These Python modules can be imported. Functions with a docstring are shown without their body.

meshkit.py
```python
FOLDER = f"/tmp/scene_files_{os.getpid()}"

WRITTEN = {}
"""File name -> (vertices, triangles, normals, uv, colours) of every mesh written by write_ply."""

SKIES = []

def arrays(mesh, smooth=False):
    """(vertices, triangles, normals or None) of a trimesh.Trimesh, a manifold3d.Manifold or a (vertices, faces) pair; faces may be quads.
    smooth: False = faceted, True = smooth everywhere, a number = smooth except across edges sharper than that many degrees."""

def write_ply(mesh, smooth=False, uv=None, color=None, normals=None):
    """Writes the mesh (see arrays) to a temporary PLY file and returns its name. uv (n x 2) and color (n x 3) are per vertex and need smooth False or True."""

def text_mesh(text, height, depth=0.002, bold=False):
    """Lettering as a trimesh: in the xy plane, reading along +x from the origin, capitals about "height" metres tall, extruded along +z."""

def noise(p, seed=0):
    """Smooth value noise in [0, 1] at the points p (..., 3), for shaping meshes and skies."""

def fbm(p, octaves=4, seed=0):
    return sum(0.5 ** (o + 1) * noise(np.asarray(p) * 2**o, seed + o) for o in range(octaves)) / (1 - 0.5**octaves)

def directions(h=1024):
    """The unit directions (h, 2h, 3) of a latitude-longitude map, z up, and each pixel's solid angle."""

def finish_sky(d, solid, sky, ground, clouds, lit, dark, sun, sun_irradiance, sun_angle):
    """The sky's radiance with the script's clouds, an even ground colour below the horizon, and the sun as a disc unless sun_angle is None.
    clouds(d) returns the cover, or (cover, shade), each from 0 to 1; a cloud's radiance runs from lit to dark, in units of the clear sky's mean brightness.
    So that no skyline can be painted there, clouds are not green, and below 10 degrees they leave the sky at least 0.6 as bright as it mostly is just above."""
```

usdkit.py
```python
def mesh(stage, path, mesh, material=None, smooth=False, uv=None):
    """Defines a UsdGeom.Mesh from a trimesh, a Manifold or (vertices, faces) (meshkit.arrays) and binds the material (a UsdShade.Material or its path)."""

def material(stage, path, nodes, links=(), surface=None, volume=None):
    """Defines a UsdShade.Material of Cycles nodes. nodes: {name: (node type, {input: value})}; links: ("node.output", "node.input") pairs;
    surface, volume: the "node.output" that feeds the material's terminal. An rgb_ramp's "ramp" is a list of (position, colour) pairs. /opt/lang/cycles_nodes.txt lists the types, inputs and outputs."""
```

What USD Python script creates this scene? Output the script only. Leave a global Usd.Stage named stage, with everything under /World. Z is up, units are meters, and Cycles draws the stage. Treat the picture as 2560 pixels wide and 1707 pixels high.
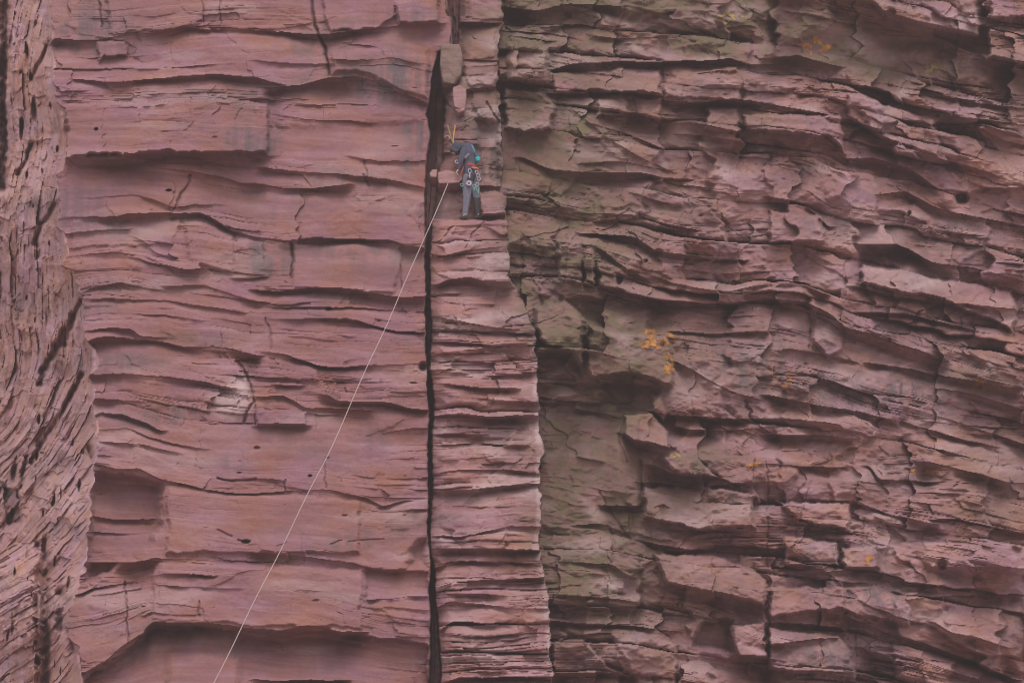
import math, random
import numpy as np, trimesh, shapely, usdkit, meshkit
import manifold3d as m3
from scipy import ndimage, sparse
from scipy.sparse.linalg import spsolve
from pxr import Usd, UsdGeom, UsdLux, UsdShade, Gf, Sdf, Vt

random.seed(4)
stage = Usd.Stage.CreateInMemory()
UsdGeom.SetStageUpAxis(stage, 'Z')
UsdGeom.SetStageMetersPerUnit(stage, 1.0)
UsdGeom.Xform.Define(stage, '/World')
UsdGeom.Scope.Define(stage, '/World/Looks')

# ------------------------------------------------------------------ camera, sky, sun, exposure
PITCH, DIST, EYE, MPP = math.radians(20), 80.0, 1.7, 0.00935     # metres per traced unit (the picture is 2352 x 1568 units)
FPX = DIST / MPP
CAM = np.array([0.0, -DIST * math.cos(PITCH), EYE])
cam = UsdGeom.Camera.Define(stage, '/World/camera')
cam.AddTranslateOp().Set(Gf.Vec3d(*CAM))
cam.AddRotateXOp().Set(90 + math.degrees(PITCH))
cam.CreateHorizontalApertureAttr(36.0)
cam.CreateFocalLengthAttr(36.0 * FPX / 2352)
cam.CreateClippingRangeAttr(Gf.Vec2f(0.1, 5000))
cam.CreateExposureAttr(0.25)

SUN_AZ, SUN_EL = math.radians(176), math.radians(52)             # bearing measured from +y towards +x
to_sun = np.array([math.sin(SUN_AZ) * math.cos(SUN_EL), math.cos(SUN_AZ) * math.cos(SUN_EL), math.sin(SUN_EL)])
sky = UsdLux.DomeLight.Define(stage, '/World/sky')
sky_m = usdkit.material(stage, '/World/Looks/sky_air', {
    's': ('sky_texture', {'sky_type': 'single_scattering', 'sun_disc': False, 'sun_elevation': SUN_EL, 'sun_rotation': SUN_AZ, 'air_density': 1.0, 'aerosol_density': 3.0}),
    'hs': ('hsv', {'saturation': 0.35}),
    'b': ('background_shader', {'strength': 0.14})}, [('s.color', 'hs.color'), ('hs.color', 'b.color')], surface='b.background')
UsdShade.MaterialBindingAPI.Apply(sky.GetPrim()).Bind(sky_m)
sun = UsdLux.DistantLight.Define(stage, '/World/sun')
sun.CreateNormalizeAttr(True); sun.CreateIntensityAttr(0.26); sun.CreateAngleAttr(50.0); sun.CreateColorAttr(Gf.Vec3f(1.0, 0.93, 0.87))
sun.AddTransformOp().Set(Gf.Matrix4d().SetRotate(Gf.Rotation(Gf.Vec3d(0, 0, 1), Gf.Vec3d(*to_sun))))

# ------------------------------------------------------------------ helpers
used = {}
def path_for(name, parent='/World'):
    base = f'{parent}/{name}'
    n = used.get(base, 0); used[base] = n + 1
    return base if n == 0 else f'{base}_{n:03d}'
def tag(p, label=None, cat=None, group=None, kind=None):
    for k, v in (('label', label), ('category', cat), ('group', group), ('kind', kind)):
        if v: p.SetCustomDataByKey(k, v)
    return p
def thing(name, label, cat, group=None, kind=None, loc=None):
    x = UsdGeom.Xform.Define(stage, path_for(name))
    return tag(x.GetPrim(), label, cat, group, kind)
def part(name, mesh, mat, parent='/World', smooth=40):
    par = parent if isinstance(parent, str) else str(parent.GetPath())
    return usdkit.mesh(stage, path_for(name, par), mesh, mat, smooth=smooth).GetPrim()
def dirs(px, py):
    a, b = (np.asarray(px, float) - 1176) / FPX, (784 - np.asarray(py, float)) / FPX
    s, c = math.sin(PITCH), math.cos(PITCH)
    return np.stack([a, c - b * s, s + b * c], -1)
def W(px, py, depth=0.0):
    """World point in the cliff's plane (y = 0) for a traced point, moved back by depth metres along its sight line."""
    d = dirs(px, py)
    t = -CAM[1] / d[..., 1]
    n = np.linalg.norm(d, axis=-1)
    return CAM + (t + np.asarray(depth) / n)[..., None] * d

# ------------------------------------------------------------------ materials
def plain(name, col, rough=0.7, var=0.15, scale=30, metallic=0.0):
    c = np.array(col)
    return usdkit.material(stage, f'/World/Looks/{name}', {
        'g': ('geometry', {}),
        'n': ('noise_texture', {'scale': scale, 'detail': 4.0}),
        'r': ('rgb_ramp', {'ramp': [(0.3, tuple(c * (1 - var))), (0.7, tuple(np.minimum(c * (1 + var), 1)))]}),
        'b': ('bump', {'strength': 0.3, 'distance': 0.004}),
        'p': ('principled_bsdf', {'roughness': rough, 'metallic': metallic})},
        [('g.position', 'n.vector'), ('n.fac', 'r.fac'), ('n.fac', 'b.height'), ('r.color', 'p.base_color'), ('b.normal', 'p.normal')], surface='p.BSDF')

def rock_material(name, dark, mid, light):
    n = {'g': ('geometry', {}),
         'paint': ('attribute', {'attribute': 'paint'}), 'sep': ('separate_color', {'color_type': 'rgb'}),
         'bed': ('attribute', {'attribute': 'bedding'}),
         # streaks of tone that follow the bedding
         'bn': ('noise_texture', {'scale': 1.0, 'detail': 6.0, 'roughness': 0.62}),
         'big': ('noise_texture', {'scale': 0.55, 'detail': 5.0, 'roughness': 0.6}),
         'fine': ('noise_texture', {'scale': 22.0, 'detail': 6.0, 'roughness': 0.7}),
         'ms': ('mapping', {'scale': (9.0, 9.0, 0.6)}),
         'streak': ('noise_texture', {'scale': 0.5, 'detail': 4.0, 'roughness': 0.6}),
         'm1': ('mix_float', {'fac': 0.36}), 'm2': ('mix_float', {'fac': 0.22}),
         'ramp': ('rgb_ramp', {'ramp': [(0.33, dark), (0.5, mid), (0.66, light)]}),
         'mossn': ('noise_texture', {'scale': 3.5, 'detail': 6.0, 'roughness': 0.65}),
         'mossr': ('map_range', {'from_min': 0.2, 'from_max': 0.62, 'to_min': 0.35, 'to_max': 1.3, 'clamp': True}),
         'mossf': ('math', {'math_type': 'multiply', 'use_clamp': True}),
         'mossc': ('rgb_ramp', {'ramp': [(0.3, (0.118, 0.080, 0.060)), (0.55, (0.134, 0.098, 0.066)), (0.74, (0.134, 0.118, 0.058))]}),
         'strr': ('map_range', {'from_min': 0.35, 'from_max': 0.65, 'to_min': 0.0, 'to_max': 1.3, 'clamp': True}),
         'stf': ('math', {'math_type': 'multiply', 'use_clamp': True}),
         'pale_f': ('math', {'math_type': 'multiply', 'use_clamp': True}),
         'hue': ('noise_texture', {'scale': 0.9, 'detail': 5.0, 'roughness': 0.6}), 'hm': ('mapping', {'location': (7.0, 3.0, 1.0), 'scale': (1.0, 1.0, 1.6)}),
         'huer': ('rgb_ramp', {'ramp': [(0.32, (1.0, 0.93, 0.74)), (0.5, (1.0, 1.0, 1.0)), (0.68, (0.97, 1.0, 1.22))]}), 'x0': ('mix_color', {'blend_type': 'multiply', 'fac': 1.0}),
         'x1': ('mix_color', {'b': (0.125, 0.088, 0.095)}), 'x2': ('mix_color', {}), 'x3': ('mix_color', {'b': (0.40, 0.29, 0.29)}),
         'p': ('principled_bsdf', {'roughness': 0.88, 'specular_ior_level': 0.12}),
         'bmp': ('bump', {'strength': 0.55, 'distance': 0.02})}
    l = [('paint.color', 'sep.color'), ('bed.vector', 'bn.vector'), ('g.position', 'big.vector'), ('g.position', 'fine.vector'), ('g.position', 'ms.vector'), ('ms.vector', 'streak.vector'),
         ('bn.fac', 'm1.a'), ('big.fac', 'm1.b'), ('m1.result', 'm2.a'), ('fine.fac', 'm2.b'), ('m2.result', 'ramp.fac'),
         ('g.position', 'mossn.vector'), ('mossn.fac', 'mossr.value'), ('mossr.result', 'mossf.value1'), ('sep.r', 'mossf.value2'), ('mossn.fac', 'mossc.fac'),
         ('streak.fac', 'strr.value'), ('strr.result', 'stf.value1'), ('sep.g', 'stf.value2'),
         ('mossr.result', 'pale_f.value1'), ('sep.b', 'pale_f.value2'),
         ('g.position', 'hm.vector'), ('hm.vector', 'hue.vector'), ('hue.fac', 'huer.fac'), ('ramp.color', 'x0.a'), ('huer.color', 'x0.b'), ('x0.result', 'x1.a'), ('stf.value', 'x1.fac'), ('x1.result', 'x2.a'), ('mossc.color', 'x2.b'), ('mossf.value', 'x2.fac'), ('x2.result', 'x3.a'), ('pale_f.value', 'x3.fac'),
         ('x3.result', 'p.base_color'), ('fine.fac', 'bmp.height'), ('bmp.normal', 'p.normal')]
    return usdkit.material(stage, f'/World/Looks/{name}', n, l, surface='p.BSDF')
ROCK = {0: rock_material('pale_side_sandstone', (0.235, 0.118, 0.112), (0.385, 0.218, 0.212), (0.480, 0.315, 0.310)),
        1: rock_material('smooth_red_sandstone', (0.160, 0.072, 0.070), (0.245, 0.117, 0.120), (0.325, 0.190, 0.198)),
        2: rock_material('pillar_sandstone', (0.175, 0.080, 0.076), (0.285, 0.146, 0.146), (0.395, 0.245, 0.248)),
        3: rock_material('weathered_sandstone', (0.165, 0.082, 0.076), (0.275, 0.145, 0.143), (0.395, 0.252, 0.254))}

# ------------------------------------------------------------------ the cliff: a relief built from traced beds, blocks and joints
STEP = 2.0
xs, ys = np.arange(-70, 2424, STEP), np.arange(-70, 1640, STEP)
X, Y = np.meshgrid(xs, ys)
NY, NX = X.shape
def vn(cx, cy, seed, octaves=1):
    out = np.zeros((NY, NX)); a = 1.0; tot = 0
    for o in range(octaves):
        r = np.random.default_rng(seed * 31 + o)
        gx, gy = int(NX * STEP / cx) + 4, int(NY * STEP / cy) + 4
        tab = r.standard_normal((gy, gx))
        cyy, cxx = np.arange(NY) * STEP / cy + 1, np.arange(NX) * STEP / cx + 1
        m = ndimage.map_coordinates(tab, np.meshgrid(cyy, cxx, indexing='ij'), order=3, mode='nearest')
        out += a * m; tot += a * a; a *= 0.5; cx, cy = max(cx / 2, 2.1), max(cy / 2, 2.1)
    return out / math.sqrt(tot)
def sst(a, b, v):
    t = np.clip((v - a) / (b - a), 0, 1); return t * t * (3 - 2 * t)
def pl(s):
    return np.array([[float(c) for c in p.split(',')] for p in s.split()])
def along_y(s):
    p = pl(s); p = p[np.argsort(p[:, 1], kind='stable')]
    return np.interp(ys, p[:, 1], p[:, 0])[:, None]

ARETE = along_y('115,-70 117,10 122,90 118,110 125,187 124,234 143,247 153,360 135,402 137,434 131,520 154,544 154,580 140,608 185,624 184,667 192,684 195,771 219,801 222,844 206,861 217,891 214,934 227,991 225,1047 214,1095 207,1125 209,1185 200,1231 200,1285 187,1322 170,1365 152,1439 176,1489 188,1545 190,1640')
CL = along_y('1026,-70 1026,0 1026,36 1034,40 1036,108 1008,120 992,187 985,240 979,264 987,317 985,360 975,444 979,523 977,684 977,757 980,824 982,857 983,1047 984,1278 990,1345 987,1395 987,1640')
CR = along_y('1056,-70 1055,0 1054,110 1058,133 1040,190 1019,214 1017,294 1022,367 1005,400 1000,467 990,521 988,690 990,857 994,924 992,1047 991,1278 1000,1345 1009,1418 1010,1640')
PR = along_y('1155,-70 1155,0 1157,50 1149,70 1145,143 1144,200 1152,260 1152,334 1158,367 1152,447 1164,467 1164,500 1169,544 1169,634 1185,662 1209,704 1228,757 1233,824 1234,891 1238,951 1246,1047 1243,1078 1241,1178 1238,1258 1248,1312 1259,1378 1264,1438 1266,1640')
jig = vn(14, 9, 90) * 1.6
ARETE2, CL2, CR2, PR2 = ARETE + jig * 1.5 + vn(40, 26, 91) * 2.5, CL + jig * 0.4 + vn(40, 46, 93) * 2.2, CR + jig * 0.4 + vn(40, 60, 94) * 2.2, PR + jig + vn(30, 22, 92) * 2
reg = np.where(X < ARETE2, 0, np.where(X < (CL2 + CR2) / 2, 1, np.where(X < PR2, 2, 3)))

FRONT = '''
.34 9: 122,93 220,94 290,80 355,78 420,64 500,68 588,72 655,74 720,80 755,78 855,66 912,60 1012,56
.30 8: 164,180 250,190 365,182 430,174 500,170 588,178 650,195
.18 5: 588,140 671,146 752,146
.16 5: 775,136 850,140 902,133 960,148
.14 4: 125,157 230,159 340,158 487,147
.50 16: 621,200 688,197 758,177 818,174 865,187 888,207 922,217 984,237
.12 4: 143,255 267,249 367,238 500,230 588,228 640,232
.12 4: 670,237 730,243 790,239 870,243
.12 4: 650,268 720,276 790,277 850,285
.75 17: 154,364 254,364 317,355 400,348 534,352 612,358
.20 12: 340,381 377,387 500,404 548,421 600,424
.25 7: 600,385 688,394 748,397 842,404 900,414 982,431
.10 4: 802,359 865,369 985,371
.26 9: 560,421 588,424 655,432 720,432 800,425
.12 4: 187,456 310,447
.12 5: 320,451 360,462 400,477 450,470 520,472
.40 9: 160,499 267,497 300,489 467,491 501,508 534,532 588,544 655,552 731,546 822,548 898,550 930,564 979,569
.30 7: 150,588 200,584 267,580 334,587 367,604 417,620 447,619 470,620
.12 4: 154,537 234,527 300,527
.10 6: 300,540 334,557 357,585 400,590
.12 4: 540,636 580,640 612,634
.30 8: 588,664 638,670 705,664 788,662 828,667 872,677 922,684 975,682
.26 6: 384,657 467,654 517,670 568,687 600,694
.20 6: 190,674 214,660 277,649 317,657 340,664 380,660
.14 4: 190,690 260,684 350,690 450,700 560,718
.10 4: 194,724 234,716 300,718 384,724 470,738
.20 6: 200,761 250,754 300,754 320,771 384,774
.36 8: 194,784 234,774 277,777 384,787 417,797 501,797 534,801 588,817
.12 4: 608,704 721,705 802,707 975,714
.20 4: 611,734 728,731 802,732 838,741 882,754 922,761 975,764
.12 3: 648,754 721,761 802,771
.30 5: 588,807 655,814 735,841 788,846 855,839 965,836
.06 3: 588,869 755,874 888,877
.15 3: 641,883 688,886
.32 7: 588,911 648,908 681,924 701,938 772,938 848,944
.32 9: 748,904 775,919 822,924 882,923 942,938 982,941
.25 4: 588,978 648,974 701,977
.22 6: 880,994 930,986 982,981
.22 5: 207,861 300,858 400,868 467,878 528,891
.25 6: 220,914 267,916 310,928 340,936
.25 6: 207,958 234,948 284,951 334,971 367,991
.16 4: 494,968 568,971
.10 4: 217,988 300,984 334,1001 400,1021 484,1035
.10 3: 240,1016 330,1020 420,1042
.55 20: 228,1064 267,1078 317,1076 351,1093 367,1101
.20 4: 360,1100 417,1109 467,1123 534,1130 588,1131 655,1127 755,1126 795,1135 842,1145 878,1163
.30 8: 214,1185 277,1195 351,1191
.16 4: 207,1222 290,1226 345,1222
.42 14: 200,1290 287,1293 351,1282
.07 3: 351,1280 400,1283 588,1290
.20 4: 180,1365 214,1352 294,1338 334,1322 384,1317 484,1322
.10 3: 384,1345 480,1350 560,1350
.70 20: 197,1545 240,1519 284,1482 334,1449 347,1426 400,1429 501,1432 588,1444 655,1447 691,1437 735,1439 775,1449 828,1452
.20 3: 334,1415 344,1405 401,1410 456,1410
.15 3: 588,1098 641,1100
.16 4: 835,1136 888,1141 982,1141
.15 3: 878,1163 895,1160 935,1150
.15 4: 949,1170 984,1170
.28 7: 588,1268 641,1273 701,1278 755,1285 815,1293 842,1302 878,1308 918,1305
.25 4: 845,1377 888,1375 939,1368 985,1370
.12 4: 882,1392 922,1395 985,1402
.12 4: 788,1468 855,1479
.10 4: 922,1460 985,1462
.06 3: 620,1328 660,1335
.08 3: 690,1354 730,1358
.30 8: 588,1560 640,1564 790,1562
.30 8: 190,1560 274,1556'''
PILLAR = '''
.35 5: 1056,51 1100,50 1142,51
.35 4: 1056,139 1100,139 1146,141
.25 4: 1062,210 1076,207 1115,200 1144,199
.15 3: 1092,339 1148,337
.12 3: 1010,352 1040,350
.2 4: 1040,436 1105,426 1153,432
.22 4: 999,590 1030,585 1072,574 1156,567
.36 8: 1002,654 1029,641 1075,637 1109,644 1169,647
.18 4: 992,690 1010,697 1022,694 1082,700 1150,698
.14 4: 999,728 1040,736 1110,748 1180,756
.14 4: 999,757 1062,757 1176,764 1225,768
.26 6: 999,817 1022,807 1089,801 1169,794 1230,796
.28 5: 1005,854 1089,854 1176,857 1234,858
.14 3: 1012,880 1080,886 1180,892
.14 4: 1012,908 1089,914 1169,921 1234,925
.36 6: 1003,956 1030,951 1055,949 1122,958 1176,951 1238,955
.16 4: 1010,998 1040,994 1110,998
.10 3: 1010,1020 1100,1016 1200,1024
.12 3: 999,1088 1039,1081 1089,1078 1176,1081 1240,1088
.20 4: 1000,1128 1089,1123 1156,1115 1240,1110
.05 2: 1020,1160 1100,1165 1200,1160
.14 3: 1005,1230 1055,1233 1109,1222 1169,1208 1238,1210
.30 5: 1016,1262 1089,1260 1176,1262 1238,1262
.18 4: 1005,1304 1032,1290 1100,1290 1176,1290 1240,1296
.22 4: 1012,1345 1035,1338 1089,1332 1176,1328 1250,1326
.12 3: 1020,1364 1089,1362 1150,1366
.22 4: 1002,1396 1032,1380 1089,1385 1176,1395 1259,1398
.32 7: 1012,1448 1035,1428 1122,1430 1200,1428 1262,1424
.05 2: 1030,1470 1130,1480 1250,1476
.36 7: 1020,1567 1055,1555 1176,1552 1266,1552'''
RIGHT = '''
.30 8: 1165,18 1230,26 1300,10 1420,16
.22 5: 1170,60 1260,62 1330,58 1400,70
.2 5: 1300,60 1350,80 1420,92 1500,86
.42 8: 1269,160 1316,147 1430,140 1517,144 1677,135 1724,150 1764,150
.36 6: 1273,217 1383,214 1476,205 1512,220
.32 7: 1523,230 1603,234 1697,230 1764,238
.34 10: 1356,272 1463,266 1520,284 1600,284 1700,305
.24 6: 1517,340 1600,345 1677,352 1764,350
.2 5: 1540,312 1620,310 1700,325 1764,335
.08 6: 1200,205 1300,240 1390,314 1476,364 1547,397
.16 4: 1356,284 1440,308 1520,340
.26 6: 1196,360 1259,387 1343,397 1476,397 1517,407 1583,414 1677,424 1710,437
.20 5: 1320,487 1460,494 1543,517 1600,528
.5 20: 1780,0 1850,-2 1904,3 1998,13 2031,43 2111,60 2251,93
.5 20: 2251,124 2265,137 2352,154 2420,160
.34 8: 1764,134 1831,127 1878,140 1938,154
.22 5: 1764,167 1844,167 1878,184
.26 6: 1764,240 1847,254 1914,264
.5 16: 1764,304 1881,310 1908,327 1938,354
.5 13: 1944,364 2004,364 2048,377 2098,394 2155,434
.3 7: 1944,274 2011,297
.22 5: 2011,317 2078,344 2165,367 2265,394 2352,427 2420,450
.32 9: 2014,447 2081,441 2148,474 2198,491 2352,521 2420,530
.27 7: 1764,451 1847,467 1904,521
.18 4: 2120,200 2200,228 2280,240 2352,250
.2 5: 2165,262 2258,284 2300,300 2352,310
.26 6: 2248,292 2298,320 2352,334 2420,350
.26 5: 1336,534 1460,544 1503,577 1610,590 1700,600
.16 4: 1376,567 1436,617 1480,640
.22 6: 1376,661 1450,681 1517,694
.22 5: 1510,637 1543,650 1677,671 1744,654
.18 4: 1527,691 1627,697 1764,691
.14 3: 1560,612 1650,630 1760,622
.34 12: 1249,804 1286,808 1316,818 1343,860
.16 5: 1243,878 1326,881 1420,878 1520,885
.22 5: 1236,921 1320,928 1370,926
.26 5: 1320,938 1370,944 1423,961
.14 4: 1430,862 1500,880 1528,890
.5 12: 1436,994 1460,1014 1500,1021 1537,1028
.16 4: 1543,764 1643,764 1764,761
.3 9: 1550,828 1610,862 1677,898 1764,921
.26 6: 1530,954 1677,961 1764,961
.3 7: 1537,981 1643,991 1764,981
.32 9: 1764,560 1847,560 1891,577
.6 15: 1978,560 2058,560 2098,580 2141,604 2231,614 2332,641 2420,670
.22 6: 1764,640 1847,650 1891,677
.42 10: 1764,687 1847,691 1908,721 1944,754 2011,771 2105,801 2165,828
.26 7: 1964,657 2065,681 2165,694 2332,711 2420,730
.26 6: 1971,717 2081,717 2165,741 2231,757 2328,771
.32 9: 1998,834 2098,848 2131,858 2231,872 2332,890
.22 6: 2031,884 2098,884 2248,908 2352,940
.32 8: 1764,908 1831,921 1964,944 2078,971 2198,1005 2300,1030
.32 8: 1914,874 1978,918 2075,934 2181,964 2298,1001 2380,1030
.36 8: 1764,961 1820,962 1931,975 1944,998
.32 7: 1764,998 1864,998 1951,1005
.3 8: 2098,1018 2181,1038 2260,1060
.16 4: 1243,1113 1343,1135 1400,1140
.26 5: 1243,1213 1310,1208 1363,1203
.26 4: 1390,1161 1463,1161
.22 5: 1473,1108 1540,1114 1610,1120
.42 8: 1493,1065 1550,1088 1603,1093
.36 6: 1603,1218 1660,1215 1724,1221
.22 6: 1487,1245 1540,1256 1593,1265 1660,1262
.42 8: 1527,1345 1593,1358 1670,1372 1750,1398
.12 4: 1286,1288 1403,1295 1450,1325
.16 4: 1286,1365 1383,1372 1470,1380
.22 4: 1320,1393 1410,1395 1466,1393
.26 4: 1264,1424 1376,1433 1463,1437 1540,1450
.5 12: 1693,1502 1720,1508 1760,1512
.26 6: 1560,1502 1660,1515
.3 6: 1286,1545 1410,1542 1500,1552
.42 7: 1764,1065 1864,1071 1930,1072
.3 6: 1998,1068 2018,1101 2148,1105
.6 20: 2115,1058 2248,1088 2315,1108 2420,1120
.3 5: 1861,1145 1958,1148 1998,1165 2048,1181 2138,1201
.3 7: 2141,1191 2198,1191 2352,1225 2420,1240
.32 5: 1831,1201 1898,1215 1951,1218
.36 7: 1784,1302 1898,1312 2004,1308 2081,1335 2155,1342
.32 11: 2148,1298 2312,1302 2400,1310
.26 7: 2091,1375 2181,1368 2332,1368
.36 6: 1861,1402 1938,1412 1958,1422 2031,1452 2115,1475 2231,1515 2330,1560
.3 7: 1764,1429 1850,1434 1931,1442
.22 5: 1764,1479 1924,1462
.42 14: 2141,1425 2181,1449 2248,1465 2320,1490
.3 6: 1764,1535 1944,1545
.26 6: 1971,1485 2081,1509 2248,1559'''
lines = []
for r, txt in ((1, FRONT), (2, PILLAR), (3, RIGHT)):
    for ln in txt.strip().split('\n'):
        head, body = ln.split(':')
        a, h = map(float, head.split())
        if r == 1: a, h = a * 0.64, h * 0.9
        if r == 3: a, h = a * 1.05, h * 1.15
        p = pl(body); lines.append((r, a, h, p[np.argsort(p[:, 0], kind='stable')]))

# a bedding coordinate whose level lines run along the traced beds (least squares on a coarse grid)
CG = 24.0
gx, gy = int((xs[-1] - xs[0]) / CG) + 2, int((ys[-1] - ys[0]) / CG) + 2
rows, cols, vals, rhs, nrow = [], [], [], [], 0
def eq(ix, cf, b):
    global nrow
    rows.extend([nrow] * len(ix)); cols.extend(ix); vals.extend(cf); rhs.append(b); nrow += 1
for j in range(gy):
    for i in range(gx):
        k = j * gx + i
        if 0 < i < gx - 1: eq([k - 1, k, k + 1], [1.2, -2.4, 1.2], 0)
        if 0 < j < gy - 1: eq([k - gx, k, k + gx], [1.8, -3.6, 1.8], 0)
        if j < gy - 1: eq([k, k + gx], [-0.3, 0.3], 0.3 * CG)
        eq([k], [0.004], 0.004 * (ys[0] + j * CG))
for r, a, h, p in lines:
    for q in range(len(p) - 1):
        n = max(1, int((p[q + 1, 0] - p[q, 0]) / 12))
        for u in (np.arange(n) + 0.5) / n:
            c = p[q] * (1 - u) + p[q + 1] * u
            d = p[q + 1] - p[q]; d = d / (np.linalg.norm(d) + 1e-9)
            fi, fj = (c[0] - xs[0]) / CG, (c[1] - ys[0]) / CG
            i, j = int(fi), int(fj)
            if not (0 <= i < gx - 1 and 0 <= j < gy - 1): continue
            fx, fy = fi - i, fj - j; k = j * gx + i
            w = 1.2
            cf = np.array([-d[0] * (1 - fy) - d[1] * (1 - fx), d[0] * (1 - fy) - d[1] * fx, -d[0] * fy + d[1] * (1 - fx), d[0] * fy + d[1] * fx]) * w
            eq([k, k + 1, k + gx, k + gx + 1], list(cf), 0)
A = sparse.csr_matrix((vals, (rows, cols)), shape=(nrow, gx * gy))
phi = spsolve((A.T @ A).tocsc(), A.T @ np.array(rhs)).reshape(gy, gx)
S = ndimage.map_coordinates(phi, [(Y - ys[0]) / CG, (X - xs[0]) / CG], order=3, mode='nearest')

# ---- base form: left flank, front wall, slot, pillar, recess and right flank
warp = vn(420, 300, 1) * 0.06 + vn(160, 90, 2) * 0.03
D = np.zeros_like(X)
ARS = ndimage.gaussian_filter1d(ARETE[:, 0], 22, mode='nearest')[:, None]
left = np.maximum(ARS - X, 0) + 0.25 * np.clip(ARETE2 - X, 0, 40)
D = np.where(reg == 0, np.clip(left, 0, None) * MPP * 2.6 + sst(0, 20, left) * 0.15, D)
D = np.where(reg == 1, 0.16 * (1 - sst(0, 60, X - ARETE2)) * -0.3, D)
pil_w = np.maximum(PR2 - CR2, 1)
up = 1 - sst(503, 506, Y + jig * 0.6)
flank = np.clip((X - CR2) / 28, 0, 1)
Dp = -0.18 + 0.55 * (1 - flank) ** 1.6 + 0.46 * up + 0.10 * sst(0.85, 1, (X - CR2) / pil_w) ** 2
D = np.where(reg == 2, Dp, D)
off = X - PR2
recess = 0.95 - 0.40 * sst(0, 300, off)
Dr = np.where(Y < 700, 1, 1.0) * recess + np.clip(X - 1480, 0, None) * MPP * 0.42
D = np.where(reg == 3, Dr, D)
D += warp * np.where(reg == 3, 2.2, 1.0)

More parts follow.
